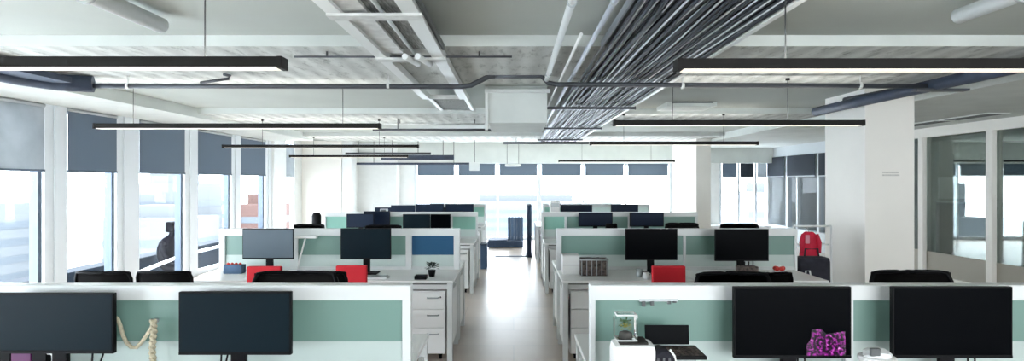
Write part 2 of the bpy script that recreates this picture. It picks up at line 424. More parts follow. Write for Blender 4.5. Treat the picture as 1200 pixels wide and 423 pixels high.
MB().box(-1.6,-.22,.08,1.6,.25,1.28, bev=.006).build('body', M['roomdark'], t); MB().box(-1.62,-.24,1.28,1.62,.26,1.31, bev=.004).build('top', M['edge'], t)
for j in range(6):
    d = MB().box(-1.58+j*.53, -.236, .12, -1.07+j*.53, -.222, 1.25).build('door', M['roomdark'], t)
    MB().box(-1.14+j*.53, -.25, .6, -1.12+j*.53, -.236, .76).build('handle', M['chrome'], d)
MB().box(-1.55,-.2,0,1.55,.2,.08).build('plinth', M['slot'], t)
t = thing('reflection_band', 'pale long band standing in for the window reflection in the meeting room glass', 'board', (8.9, 10.345, 1.34))  # pale band imitates the bright window reflection in the glass
MB().box(-1.55,-.02,0,1.55,0,.38).build('board', M['frost'], t); MB().box(-1.57,-.03,-.015,1.57,0,0).build('band_edge', M['edge'], t)
t = thing('reflection_slab', 'wide dark slab standing in for the reflected blinds in the glass at the right frame edge', 'screen', (9.35, 10.34, 1.76))  # dark slab imitates the blinds mirrored in the glass
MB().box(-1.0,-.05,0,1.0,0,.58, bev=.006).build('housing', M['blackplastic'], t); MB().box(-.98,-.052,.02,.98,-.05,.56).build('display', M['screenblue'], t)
t = thing('added_fill_panel', 'added unseen fill light in the meeting room right of the glass wall', 'lamp', (8.8, 8.2, ZK))  # unseen light added to brighten the meeting room
MB().box(-.32,-.32,-.04,.32,.32,0).build('frame', M['whitepipe'], t); MB().box(-.3,-.3,-.045,.3,.3,-.04).build('diffuser', M['addedglow'], t)
# big column at right and rear pier
struct(MB().box(4.0, 6.8, 0, 4.56, 7.67, ZS).build('wall_column_right', M['column']), 'large cream square column')
struct(MB().box(px(816,13.74), 13.74, 0, px(833,13.74), 15.8, ZS).build('wall_pier_rear', M['column']), 'slim white pier right of the far windows')
# lettering plaque, faint
t = thing('wall_sign', 'small faint lettering on the front of the big cream column', 'sign', (px(1044.5,6.8), 6.799, pz(204,6.8)))
q = MB()
for r_ in range(2):
    x = -.10
    while x < .09:
        wd = random.choice((.008,.012,.016)); q.box(x, -.002, .012-r_*.032, x+wd, 0, .028-r_*.032); x += wd+.006
q.build('lettering', M['sign'], t)
# credenza under rear right windows
t = thing('low_cabinet', 'low white cabinet under the rear right windows', 'cabinet', (6.0, 16.4, 0))
MB().box(-.95,-.28,.06,.95,.2,.44, bev=.005).build('body', M['white'], t); MB().box(-.92,-.24,0,.92,.18,.06).build('plinth', M['slot'], t)
for j in range(4): MB().box(-.93+j*.465,-.295,.09,-.93+j*.465+.445,-.28,.42).build('door', M['white'], t)

# ================================================================ OUTSIDE
tag(MB().box(-400,-200,-30.2, 400, 500,-30).build('city_ground', M['city']), 'pale hazy city ground far below the windows', 'ground')
bi = 0
def building(x, y, wx, wy, h, m, label):
    t = thing('building', label, 'building', (x, y, -30), 0, 'distant buildings')
    MB().box(-wx/2,-wy/2,0,wx/2,wy/2,h).build('walls', m, t)
    q = MB(); n = int(h/3.6)
    for k in range(1, n):
        q.box(-wx/2-.08,-wy/2-.08,k*3.6,wx/2+.08,wy/2+.08,k*3.6+1.5)
    q.build('window_bands', M['bldwin'], t)
    MB().box(-wx/4,-wy/4,h,wx/4,wy/4,h+2.5).build('roof_plant', m, t)
bl = [(-95,70,26,22,19.5,'bld','pale block seen low through the leftmost window'), (-120,120,30,30,27,'bld','pale block left of the seated figure in the haze'),
      (-85,150,16,16,31,'bld','pale slim tower behind the seated figure'), (-62,150,12,16,26,'brick','reddish block seen beside the row end at left'),
      (-75,128,18,12,24,'bld','white block beside the reddish one'), (75,175,20,20,28.5,'bld','pale block through the far right bay windows'),
      (98,170,16,20,25,'bld','low pale block beyond the rear right windows'), (5,260,80,20,23,'bld','long pale block beyond the far windows'), (125,190,22,20,27,'bld','pale block beyond black blinds at right')]
for b in bl: building(b[0], b[1], b[2], b[3], b[4], M[b[5]], b[6])
# terrace parapet and rail outside the left windows
t = thing('terrace_wall', 'low blue grey terrace wall outside the left windows', 'wall', (-7.4, 11.0, -.6))
MB().box(-.15,-5,0,.15,8,.72).build('wall_body', M['parapet'], t); MB().box(-.19,-5,.72,.19,8,.76).build('coping', M['parapet'], t)
tag(MB().box(-7.25, 6.0, -.8, XL-.15, 19, -.6).build('terrace_floor', M['parapet']), 'blue grey terrace floor outside the left windows', 'terrace')
t = thing('handrail', 'thin white sloping handrail outside the left windows', 'railing', (-6.3, 0, -.6))
A = (px(150,9.6)*0, 9.6, pz(331,9.6)+.6)
pts = [(0, 9.5, pz(329,9.5)+.6), (0, 11.3, pz(300,11.3)+.6), (0, 12.9, pz(288,12.9)+.6)]
MB().tube(pts, .03, 10).build('rail', M['white'], t)
for p in pts: MB().tube([(0,p[1],0),(0,p[1],p[2])], .018, 8).build('post', M['edge'], t)

# ================================================================ CEILING SERVICES
TH = .935; TZ = EYE+TH; TX0, TX1 = .64, 1.45; TY0, TY1 = -1.5, 14.6
# linear pendant lamps
def lamp(x0, x1, Y, H, label, wires=(.2,.8)):
    zc = EYE+H; L_ = x1-x0
    t = thing('linear_pendant_lamp', label, 'lamp', (x0+L_/2, Y, zc), 0, 'black linear pendant lamps')
    h = L_/2
    MB().box(-h, -.04, .004, h, .04, .036).box(-h, -.04, .036, h, -.034, .052).box(-h, .034, .036, h, .04, .052).build('lamp_body', M['lampbody'], t)
    MB().box(-h+.02, -.036, 0, h-.02, .036, .006).build('diffuser', M['lamp'], t)
    MB().box(-h+.02, -.030, .036, h-.02, .030, .039).build('added_upward_glow', M['addedglow'], t)  # unseen strip added on top to light the ceiling
    for s in (-1, 1): MB().box(s*h-.012, -.043, -.002, s*h+.012, .043, .054, bev=.003).build('end_cap', M['lampbody'], t)
    for k in wires:
        x = x0+L_*k
        inb = [b for b in (-4.0,0.0,4.3,8.6,12.9) if b <= Y <= b+1.65]
        top = (ZB if inb else ZS)-zc
        if TX0-.02 < x < TX1+.05: top = TZ-.02-zc
        wr = MB().tube([(-h+L_*k,0,.036),(-h+L_*k,0,top-.01)], .0035, 6).build('suspension_wire', M['wire'], t)
        MB().tube([(-h+L_*k,0,top-.02),(-h+L_*k,0,top)], .02, 10).build('ceiling_cup', M['lampbody'], wr)
def lampx(a, b, y, H, label, wires=(.2,.8), x1=None, x0=None):
    Y = H*F/(212-y); lamp(px(a,Y) if x0 is None else x0, px(b,Y) if x1 is None else x1, Y, H, label, wires)
Y1 = 2.76
lamp(-3.93, px(327,Y1), Y1+.04, .524, 'black linear lamp hanging over the front left row', (.12, (px(235,Y1)+3.93)/(px(327,Y1)+3.93)))
lamp(px(797,Y1), px(797,Y1)+2.85, Y1+.04, .515, 'black linear lamp hanging over the front right row', ((px(925,Y1)-px(797,Y1))/2.85, .88))
lampx(113, 445, 151, .52, 'black linear lamp hanging over the second left row', (.13, .87))
lampx(720, 1010, 147.5, .52, 'black linear lamp hanging over the second right row', (.235, .7))
lampx(262, 490, 173.5, .52, 'black linear lamp over the third left row')
lampx(692, 887, 170, .52, 'black linear lamp over the third right row')
lampx(340, 478, 184.5, .52, 'thin black linear lamp farthest back on the left')
lampx(655, 790, 190.0, .46, 'thin black linear lamp farthest back on the right')
lamp(-3.93, -1.1, -.5, .524, 'black linear lamp behind the camera at left'); lamp(1.7, 4.3, -.5, .524, 'black linear lamp behind the camera at right')

# cable tray with its cables
t = thing('cable_tray', 'long white edged ceiling tray carrying bundled cables above the aisle', 'cable tray', (0,0,TZ))
MB().box(TX0, TY0, .055, TX1, TY1, .062).build('tray_bed', M['slot'], t)
MB().box(TX1, TY0, -.02, TX1+.035, TY1, .07).build('side_rail', M['whitepipe'], t)
MB().box(TX0-.012, TY0, .02, TX0, TY1, .07).build('side_rail', M['lilacpipe'], t)
for Y in (1.2, 7.35, 10.2, 13.0, 14.3):
    a = .38 if abs(Y-7.35) < .1 else TX0-.12
    s = MB().box(a, Y-.02, -.055, TX1+.05, Y+.02, -.025).build('support_bar', M['pipe'], t)
    for x in (TX0-.06, TX1+.045):
        MB().tube([(x,Y,-.06),(x,Y,(ZB if any(b<=Y<=b+1.65 for b in (0,4.3,8.6,12.9)) else ZS)-TZ)], .005, 6).build('threaded_rod', M['wire'], s)
def cable(x0, x1, z, r, m, label, seed, y0=TY0, y1=TY1):
    rnd = random.Random(seed); pts = []; n = 44
    a1, a2 = rnd.uniform(.004,.02), rnd.uniform(.005,.016); f1, f2 = rnd.uniform(.35,.8), rnd.uniform(1,2.6); p1, p2 = rnd.uniform(0,6), rnd.uniform(0,6)
    for i in range(n+1):
        y = y0+(y1-y0)*i/n; u = i/n
        x = x0+(x1-x0)*u+a1*math.sin(f1*y+p1)+a2*math.sin(f2*y+p2)
        x = min(max(x, TX0+.012), TX1-.012)
        pts.append((x, y, z+.004*math.sin(1.3*y+p2)))
    o = MB().tube(pts, r, 6).build('ceiling_cable', m); o.location = (0,0,TZ)
    tag(o, label, 'cable', 'cables laid on the ceiling tray')
nc = 34
for i in range(nc):
    x = TX0+.02+(TX1-TX0-.04)*i/(nc-1)
    light = i % 3 == 1
    cable(x, x+random.uniform(-.03,.03), random.uniform(-.006,.012), .0065 if light else .0125, M['cablehighlight'] if light else M['cabledark'],
          'pale cable drawn as a highlight in the wide bundle on the ceiling tray' if light else 'black cable in the wide bundle on the ceiling tray', i)
for i in range(22):
    x = random.uniform(TX0+.03, TX1-.03)
    cable(x, x+random.uniform(-.12,.12), random.uniform(.022,.04), .010, M['cablehighlight'] if i % 4 == 0 else M['cabledark'],
          'pale cable drawn as a highlight in the wide bundle on the ceiling tray' if i % 4 == 0 else 'black cable in the wide bundle on the ceiling tray', 100+i)

# cross pipe with a jog over the white duct box
PY = 5.5; PZ = pz(100, PY)
P = lambda x, y: (px(x,PY), PY, pz(y,PY))
t = thing('cross_pipe', 'long dark pipe crossing the ceiling with a raised jog over the white box', 'pipe')
MB().tube([P(82,100.5), P(300,101), P(540,101.5), P(552,100), P(572,90), P(580,89)], .024, 12).build('left_run', M['pipe'], t)
MB().tube([P(580,89), P(634,89), P(642,97), P(652,99), P(900,100), P(1086,101)], .022, 12).build('right_run', M['pipe'], t)
for x in (150, 455, 800, 1008):
    MB().tube([P(x,101), (px(x,PY), PY, ZB)], .005, 6).tube([(px(x,PY)-.012,PY,pz(100.5,PY)),(px(x,PY)+.012,PY,pz(100.5,PY))], .03, 12).build('hanger', M['whitepipe'], t)
# navy ducts running along each side
t = thing('insulated_pipe', 'thick navy insulated pipe running along the left bulkhead', 'pipe', (-4.22, 0, EYE+.89))
MB().tube([(0,-2,0),(0,5.1,0),(.1,5.4,0),(.35,5.5,0)], .075, 14).build('pipe_run', M['navypipe'], t)
MB().box(-.03,4.4,-.02,.3,5.3,.03).build('bracket', M['navypipe'], t)
t = thing('insulated_pipe', 'thick navy insulated pipe running along the right side before the column', 'pipe', (3.86, 0, EYE+.88))
MB().tube([(0,-2,0),(0,5.0,0),(-.02,6.6,0),(-.02,7.6,0)], .055, 14).build('pipe_run', M['navypipe'], t)
MB().tube([(.13,-2,.0),(.13,4.8,.0),(.05,5.6,.03),(.02,7.0,.07)], .03, 10).build('thin_pipe', M['pipe'], t)
MB().box(-.2,5.42,-.06,.28,5.5,-.04).build('bracket', M['pipe'], t)
# cable droop hooks over left lamp
tag(MB().tube([(px(235,5.3),5.3,pz(97,5.3)),(px(255,5.3),5.3,pz(94,5.3)),(px(268,5.3),5.3,pz(92,5.3)),(px(270,5.3),5.3,pz(89,5.3)),(px(262,5.3),5.3,pz(87,5.3))], .014, 8).build('cable_hook', M['pipe']), 'short bent black cable end above the dark cross pipe', 'cable')
# white pipes toward the vanishing point
def along(name, ratio, H, ya, yb, r, m, label, cat='pipe'):
    Ya, Yb = (H*F/(212-ya) if ya is not None else -2.0), H*F/(212-yb)
    t = thing(name, label, cat, (ratio*H, 0, EYE+H))
    MB().tube([(0,Ya,0),(0,Yb,0)], r, 14).build('pipe_run', m, t)
    y = max(Ya,0)+1.0
    while y < Yb:
        MB().tube([(0,y-.012,0),(0,y+.012,0)], r*1.25, 14).build('clamp', M['edge'], t); y += 2.1
    return t
along('white_pipe', .325, .93, None, 95, .022, M['whitepipe'], 'white pipe left of the cable tray running away to the cross pipe')
along('grey_pipe', .56, .93, None, 146, .016, M['lilacpipe'], 'thin grey pipe close along the left edge of the cable tray')
along('thin_conduit', .46, .93, 40, 150, .011, M['whitepipe'], 'thin white conduit between the white pipe and cable tray')
along('white_tube', -2.27, .98, None, 30, .05, M['whitepipe'], 'thick white tube ending at the top left of the ceiling')
along('white_tube', 2.7, .98, None, 19, .045, M['whitepipe'], 'thick white tube ending at the top right of the ceiling')
# framed tray on left of aisle (white rails, grey bed)
H = .92; t = thing('framed_ceiling_tray', 'white framed grey ceiling tray left of the aisle', 'ceiling tray', (0,0,EYE+H))
xa, xb = -1.04*H, -.60*H
ye = 6.6
MB().box(xa-.05,-2,-.02,xa+.03,ye,.04).build('side_rail', M['whitepipe'], t)
MB().box(xb-.045,-2,-.02,xb+.045,ye,.04).build('side_rail', M['whitepipe'], t)
MB().box(xb+.05,-2,.0,xb+.065,4.2,.04).build('dark_rail', M['slot'], t)  # thin dark strip along the aisle side of the rail
MB().box(xa+.16,1.0,.02,xb-.05,4.25,.03).build('tray_bed', M['greytex'], t)
MB().box(xa+.03,-2,.0,xa+.16,4.3,.035).build('inner_rail', M['greyrail'], t)
MB().tube([(-.72,-1,.005),(-.72,4.3,.005)], .012, 8).build('centre_tube', M['whitepipe'], t)
for Y in (3.2, 4.35):
    MB().box(xa-.05,Y,-.035,xb+.06,Y+.1,-.02).build('cross_bar', M['greyrail'], t)
for k in range(2): MB().tube([(-.77+.09*k,4.22,-.04),(-.72+.09*k,4.5,-.04)], .022, 10).build('clamp', M['whitepipe'], t)
for Y in (1.5, 5.9):
    for x in (xa, xb): MB().tube([(x,Y,.04),(x,Y,(ZB if 4.3<=Y<=5.95 else ZS)-EYE-H)], .006, 6).build('threaded_rod', M['wire'], t)
t = thing('framed_ceiling_tray', 'small white framed vent on the ceiling beyond the dark cross pipe', 'ceiling tray', (px(530,7.2), 7.2, EYE+.93))
for s in (-1,1): MB().box(s*.2-.02,-.55,-.01,s*.2+.02,.6,.02).build('side_rail', M['whitepipe'], t)
MB().box(-.2,-.55,.0,.2,.6,.018).build('grille', M['greytex'], t)
MB().box(-.25,-.6,-.02,.25,-.56,.02).build('cross_bar', M['greyrail'], t); MB().box(-.25,.6,-.02,.25,.64,.02).build('cross_bar', M['greyrail'], t)
# white duct box under the jog
t = thing('duct_box', 'white boxed duct hanging from the ceiling left of the cable tray', 'duct', (.04, 7.0, EYE+.64))
MB().box(-.33,-.4,0,.33,.9,ZS-EYE-.64, bev=.006).build('box', M['beam'], t)
MB().box(-.36,-.44,.33,.36,-.4,.37).build('flange', M['whitepipe'], t)
MB().box(-.355,-.43,-.08,-.325,-.40,.40).build('corner_rail', M['whitepipe'], t)
# far, small conduits
def cross(xa_, xb_, y, H, r, m, label, nm='conduit', drop=None):
    Y = H*F/(212-y)
    t = thing(nm, label, 'pipe', (0, Y, EYE+H))
    x0, x1 = px(xa_,Y), px(xb_,Y)
    MB().tube([(x0,0,0),(x1,0,0)], r, 10).build('pipe_run', m, t)
    for k in (.15,.85):
        x = x0+(x1-x0)*k
        top = (ZB if any(b<=Y<=b+1.65 for b in (0,4.3,8.6,12.9)) else ZS)-EYE-H
        if Y > 14.5: top = ZS-EYE-H
        MB().tube([(x,0,0),(x,0,top)], .008, 6).build('hanger', M['wire'], t)
cross(437, 632, 152.3, .80, .022, M['pipe'], 'dark conduit crossing behind the second left lamp')
cross(578, 640, 145, .86, .03, M['pipe'], 'short dark pipe crossing at the left of cable tray end')
cross(450, 575, 145.5, .90, .014, M['greyrail'], 'thin grey conduit above the dark one at centre')
cross(447, 532, 184.5, .56, .062, M['navypipe'], 'short thick navy pipe over the last left row', 'insulated_pipe')
cross(405, 505, 180, .66, .03, M['pipe'], 'thin dark conduit just over the thick navy pipe')
cross(418, 552, 191.8, .455, .03, M['navypipe'], 'thin navy conduit lowest over the last left row')
cross(590, 690, 167.5, .86, .03, M['pipe'], 'dark pipe crossing under the far end of cable tray')
cross(345, 600, 66.5, .93, .008, M['pipe'], 'hair thin dark conduit level with the front lamp')
# hanging white fittings near the far end
t = thing('exit_fitting', 'small white fitting hanging over the far end of aisle', 'fitting', (px(556,14.2), 14.2, pz(200,14.2)))
MB().box(-.12,-.03,0,.12,.03,.2, bev=.01).build('case', M['whitepipe'], t); MB().tube([(0,0,.2),(0,0,ZS-pz(200,14.2))], .01, 8).build('rod', M['wire'], t)
t = thing('ceiling_speaker', 'white oblong fitting hanging before the far blinds above the aisle', 'fitting', (px(601,15.5), 15.5, pz(195,15.5)))
MB().box(-.2,-.05,0,.2,.05,.07, bev=.015).build('case', M['whitepipe'], t)
for s in (-1,1): MB().tube([(s*.15,0,.07),(s*.15,0,ZS-pz(195,15.5))], .006, 6).build('rod', M['wire'], t)
# soffit vents at right
for a, b_, Y, lb in ((1072,1108,9.4,'dark slot vent in the soffit beside the big column'), (1128,1168,8.4,'thin slot vent in the right soffit near the frame edge')):
    t = thing('slot_vent', lb, 'vent', (6.46, Y, ZK-.001))
    MB().box(-.16,-.45,-.012,.16,.45,0).build('frame', M['whitepipe'], t)
    for k in range(3): MB().box(-.12+.085*k,-.41,-.015,-.06+.085*k,.41,-.011).build('slot', M['slot'], t)
# ceiling cassette boxes on right bay
t = thing('ceiling_access_panel', 'shallow white panel with a dark edge on the ceiling right of the cable tray', 'panel', (px(806,8.2), 8.2, ZS))
MB().box(-.36,-.3,-.06,.3,.28,0, bev=.005).build('panel', M['beam'], t); MB().box(-.3,-.32,-.02,.24,-.3,-.005).build('edge_gap', M['slot'], t)

# ================================================================ DESK ROWS
ROWY = [2.86, 6.15, 9.44, 12.73]
RN = ['front', 'second', 'third', 'last']
DW, DD, DZ = 1.22, .70, .74
def make_desk(w=DW):
    """origin: floor under the partition-side edge centre; desk runs toward -y"""
    t = thing('office_desk', '', 'desk', (0,0,0), 0, 'white bench desks')
    MB().box(-w/2+.002,-DD,DZ-.025,w/2-.002,-.03,DZ, bev=.004).build('desktop', M['white'], t)
    q = MB().box(-w/2+.03,-DD+.03,DZ-.085,w/2-.03,-DD+.05,DZ-.038).box(-w/2+.03,-.12,DZ-.085,w/2-.03,-.08,DZ-.027)
    q.build('frame_beam', M['whitemetal'], t)
    q = MB(); q.box(-w/2+.06,-DD+.024,DZ-.040,-.05,-DD+.06,DZ-.026).box(.02,-DD+.024,DZ-.040,w/2-.06,-DD+.06,DZ-.026); q.build('cable_slot', M['slot'], t)
    for s in (-1,1):
        l = MB().box(s*(w/2-.035)-.025,-DD+.01,0,s*(w/2-.035)+.025,-DD+.06,DZ-.027, bev=.004).build('leg', M['whitemetal'], t)
        l = MB().box(s*(w/2-.035)-.025,-.12,0,s*(w/2-.035)+.025,-.07,DZ-.027, bev=.004).build('leg', M['whitemetal'], t)
        MB().box(s*(w/2-.035)-.012,-DD+.06,.12,s*(w/2-.035)+.012,-.12,DZ-.12).build('side_panel', M['white'], t)
    MB().box(-w/2+.07,-.11,.3,w/2-.07,-.095,DZ-.03).build('modesty_panel', M['white'], t)
    return t
def make_pedestal():
    t = thing('drawer_pedestal', '', 'drawer unit', (0,0,0), 0, 'white pedestals at the aisle')
    MB().box(-.2,-.26,.06,.2,.26,.64, bev=.006).build('body', M['white'], t)
    for k, (a, b_) in enumerate(((.07,.30),(.31,.47),(.48,.63))):
        d = MB().box(-.195,-.278,a,.195,-.262,b_, bev=.003).build('drawer', M['white'], t)
        MB().tube([(.04,-.278,b_-.05),(.04,-.30,b_-.05),(.14,-.30,b_-.05),(.14,-.278,b_-.05)], .006, 8).build('handle', M['edge'], d)
    for sx in (-1,1):
        for sy in (-1,1):
            MB().tube([(sx*.15-.012,sy*.2,.028),(sx*.15+.012,sy*.2,.028)], .028, 14).box(sx*.15-.02,sy*.2-.02,.04,sx*.15+.02,sy*.2+.02,.062).build('caster', M['blackplastic'], t)
    MB().tube([(.16,-.279,.585),(.16,-.283,.585)], .008, 12).build('lock', M['chrome'], t)
    return t
desk0 = make_desk(); ped0 = make_pedestal()
ends = {0: (-.50, .36), 1: (-.55, .44), 2: (-.58, .45), 3: (-.60, .46)}
first = True; firstp = True
for r, Y in enumerate(ROWY):
    for side, sgn in (('left',-1),('right',1)):
        e = ends[r][0 if sgn < 0 else 1]
        for k in range(2):
            cx = e+sgn*(DW/2+k*DW)
            for near in (True, False):
                lab = 'white desk in the %s row %s of the aisle, %s, %s half' % (RN[r], side, 'next to the aisle' if k == 0 else 'away from the aisle', 'near' if near else 'far')
                loc = (cx, Y, 0); rz = 0 if near else PI
                if first: d = desk0; d.location = loc; d['label'] = lab; first = False
                else: d = dup(desk0, loc, rz, lab)
        for near in (True, False):
            lab = 'white drawer pedestal at the aisle end of the %s row, %s side, %s half' % (RN[r], side, 'near' if near else 'far')
            cx = e+sgn*(.07+.21)
            loc = (cx, Y-.40 if near else Y+.40, 0); rz = 0 if near else PI
            if firstp: p = ped0; p.location = loc; p['label'] = lab; firstp = False
            else: dup(ped0, loc, rz, lab)
# partitions
def partition(name_label, xa_, xb_, Y, panels, ztop=1.16, low=M['frost']):
    """panels: list of (x0,x1,material) glass zones between white posts"""
    t = thing('desk_partition', name_label, 'partition', ((xa_+xb_)/2, Y, DZ-.03), 0, 'partitions along the desk rows')
    c = (xa_+xb_)/2; z0 = -(DZ-.03)
    MB().box(xa_-c,-.035,ztop-.072+z0,xb_-c,.035,ztop+z0, bev=.005).build('cap_rail', M['whitemetal'], t)
    MB().box(xa_-c,-.02,.03,xb_-c,.02,.06).build('base_rail', M['whitemetal'], t)
    xs = [xa_]+[v for p in panels for v in p[:2]]+[xb_]
    for i in range(0, len(xs), 2):
        if xs[i+1]-xs[i] > .004: MB().box(xs[i]-c,-.028,0,xs[i+1]-c,.028,ztop-.07+z0, bev=.003).build('post', M['whitemetal'], t)
    for p in panels:
        MB().box(p[0]-c,-.008,.89+z0,p[1]-c,.008,ztop-.072+z0).build('teal_panel' if p[2] is M['teal'] else 'fabric_panel', p[2], t)
        MB().box(p[0]-c,-.008,.06,p[1]-c,.008,.89+z0).build('frosted_panel', low, t)
    return t
T = M['teal']
Y = ROWY[0]
partition('white capped teal glass partition across the front left row', -2.94, -.485, Y-.02, [(-2.90,-2.22,T),(-2.18,-.525,T)])
partition('white capped teal glass partition across the front right row', .36, 2.80, Y-.02, [(.385,1.56,T),(1.60,2.77,T)])
for e in (-.53, .37):
    pass
Y = ROWY[1]
partition('partition of the second left row with teal glass and one blue fabric panel', -3.02, px(539,Y), Y, [(px(265,Y),px(341,Y),T),(px(350,Y),px(476,Y),T),(px(483,Y),px(532,Y),M['bluepanel'])])
partition('teal glass partition of the second right row', px(652,Y), px(933,Y), Y, [(px(658,Y),px(800,Y),T),(px(803,Y),px(930,Y),T)])
Y = ROWY[2]
partition('teal glass partition of the third left row', -3.0, px(560,Y), Y, [(-2.96,-2.0,M['mint']),(-1.95,-1.0,T),(-.96,-.60,M['mint'])])
partition('teal glass partition of the third right row', px(634,Y), 2.9, Y, [(.48,.80,M['mint']),(.84,1.8,T),(1.84,2.86,T)])
Y = ROWY[3]
partition('navy and mint partition of the last left row', -3.0, px(569,Y), Y, [(-2.96,-2.1,M['navy']),(-2.06,-.92,M['navy']),(-.88,-.63,M['mint'])])
partition('pale mint partition of the last right row', px(636,Y), 2.9, Y, [(.66,1.2,M['mint']),(1.25,2.86,M['frost'])])

# ---- monitors
def make_monitor(w=.52, h=.32, scr=None, standh=.115):
    """origin at base on desk; faces -y; bottom of the housing at standh"""
    t = thing('computer_monitor', '', 'monitor', (0,0,0), 0, 'desktop monitors on the rows')
    z0 = standh
    hs = MB().box(-w/2,-.012,z0,w/2,.012,z0+h, bev=.004).box(-w/4,.012,z0+h*.2,w/4,.035,z0+h*.75, bev=.006).build('housing', M['blackplastic'], t)
    MB().box(-w/2+.008,-.0135,z0+.016,w/2-.008,-.012,z0+h-.008).build('screen', scr or M['screen'], t)
    MB().box(-w/2+.002,-.0145,z0+.001,w/2-.002,-.012,z0+.013).build('lower_bezel', M['blackplastic'], t)
    MB().box(-.035,.02,.01,.035,.045,z0+h*.5, bev=.006).build('stand_neck', M['blackplastic'], t)
    MB().box(-.12,-.08,0,.12,.10,.012, bev=.005).build('stand_base', M['blackplastic'], t)
    return t
mon0 = None
def monitor(x0, x1, y0, y1, Y, label, scr, base=DZ, rz=0):
    global mon0
    X0, X1 = px(x0,Y), px(x1,Y); W = X1-X0; zt, zb = pz(y0,Y), pz(y1,Y)
    m = make_monitor(W, zt-zb, scr, zb-base)
    m.location = ((X0+X1)/2, Y+.012, base); m.rotation_euler = (0,0,rz)
    m['label'] = label; return m
Ym = 2.70
m1 = monitor(-7,133,343.5,414.5,Ym,'wide dark monitor at the left frame edge on the front row', M['screenblue'])
m2 = monitor(209,341,342,416,Ym,'dark blue grey monitor right of the cream rope', M['screenblue'])
m3 = monitor(860,998,336,420,Ym,'black monitor showing a magenta picture in its lower corner', M['screen'])
m4 = monitor(1046,1187,336,420,Ym,'blank black monitor rightmost on the front row', M['screen'])
def cable_loop(x, Y, z, label, w=.05, m=None):
    pts = [(-w/2,0,.10),(-w/2,-.005,.045),(-.2*w,-.01,.012),(.2*w,-.01,.03),(w/2,-.005,.08),(w/2,0,.12)]
    o = MB().tube([Vector(p) for p in pts], .004, 6).build('monitor_cable', m or M['blackplastic']); o.location = (x, Y, z)
    tag(o, label, 'cable')
cable_loop(px(113,2.74), 2.752, .77, 'black cable looping under the leftmost monitor', .05)
cable_loop(px(262,2.74), 2.752, .77, 'black cable hanging under the monitor beside the rope', .03)
cable_loop(px(940,2.74), 2.752, .745, 'thin black cable under the magenta picture monitor', .03)
cable_loop(px(1140,2.74), 2.752, .745, 'thin black cable under the rightmost front monitor', .03)
# magenta picture lit on the screen
mg = bpy.data.materials.new('magenta_picture'); mg.use_nodes = True
nt = mg.node_tree; N = nt.nodes; L = nt.links; p = N['Principled BSDF']; p.inputs['Base Color'].default_value = (.002,.001,.002,1); p.inputs['Roughness'].default_value = .25
tc = N.new('ShaderNodeTexCoord'); n = N.new('ShaderNodeTexNoise'); n.inputs['Scale'].default_value = 75; n.inputs['Detail'].default_value = 4; n.inputs['Distortion'].default_value = .6
L.new(tc.outputs['Object'], n.inputs['Vector'])
r = N.new('ShaderNodeValToRGB'); e = r.color_ramp.elements
e[0].position = .47; e[0].color = (.004,.002,.006,1); e[1].position = .76; e[1].color = (1,.55,.95,1)
x = e.new(.58); x.color = (.28,.01,.26,1); x = e.new(.66); x.color = (.55,.06,.5,1)
L.new(n.outputs['Fac'], r.inputs[0]); L.new(r.outputs[0], p.inputs['Emission Color']); p.inputs['Emission Strength'].default_value = .26
q = MB(); cx = (px(860,Ym)+px(998,Ym))/2
def sp(x, y): return (px(x,Ym)-cx, -.0138, pz(y,Ym)-DZ)
q.quad(sp(945,417), sp(945,404), sp(950,397), sp(951,386), sp(962,385), sp(968,391), sp(990,388), sp(991,417))
q.build('lit_picture', mg, m3)

Y = 5.86
monitor(284,344,268,304,Y,'light blue grey monitor at the left end of the second row', M['screenreflect'])
monitor(399,458,267.5,304,Y,'dark slate monitor on the second left row above a red chair', M['screenblue'])
monitor(733,794,268,305,Y,'black monitor on the second right row behind the red chair', M['screen'])
monitor(838,901,268.5,306,Y,'black monitor at the right end of the second right row', M['screen'])
Y = 9.15
monitor(406,438,250.5,267,Y-.11,'navy monitor leftmost on the third left row', M['navy'])
monitor(426,457,247.5,266,Y+.12,'navy monitor overlapping behind the leftmost third row one', M['navy'])
monitor(472,504,251,268,Y,'slate grey monitor in the middle of the third left row', M['screenblue'])
monitor(504.5,528,251,268,Y,'near black monitor next to mint panel on the third left row', M['screen'])
monitor(678,718,249,265.5,Y,'dark monitor on the third right row nearer the aisle', M['navy'])
monitor(738,778,249,265.5,Y,'dark monitor on the third right row farther from the aisle', M['navy'])
Y = 12.4
monitor(458,486.5,240.5,251,Y,'navy monitor leftmost on the last left row', M['navy'])
monitor(487,520,238.8,251,Y,'navy monitor in the middle of the last left row', M['navy'])
monitor(522,555,239,251,Y,'navy monitor nearest the aisle on the last left row', M['navy'])
monitor(657,694,240,251,Y,'navy monitor nearest the aisle on the last right row', M['navy'])
monitor(716,748,239.5,251,Y,'navy monitor farther from the aisle on the last right row', M['navy'])

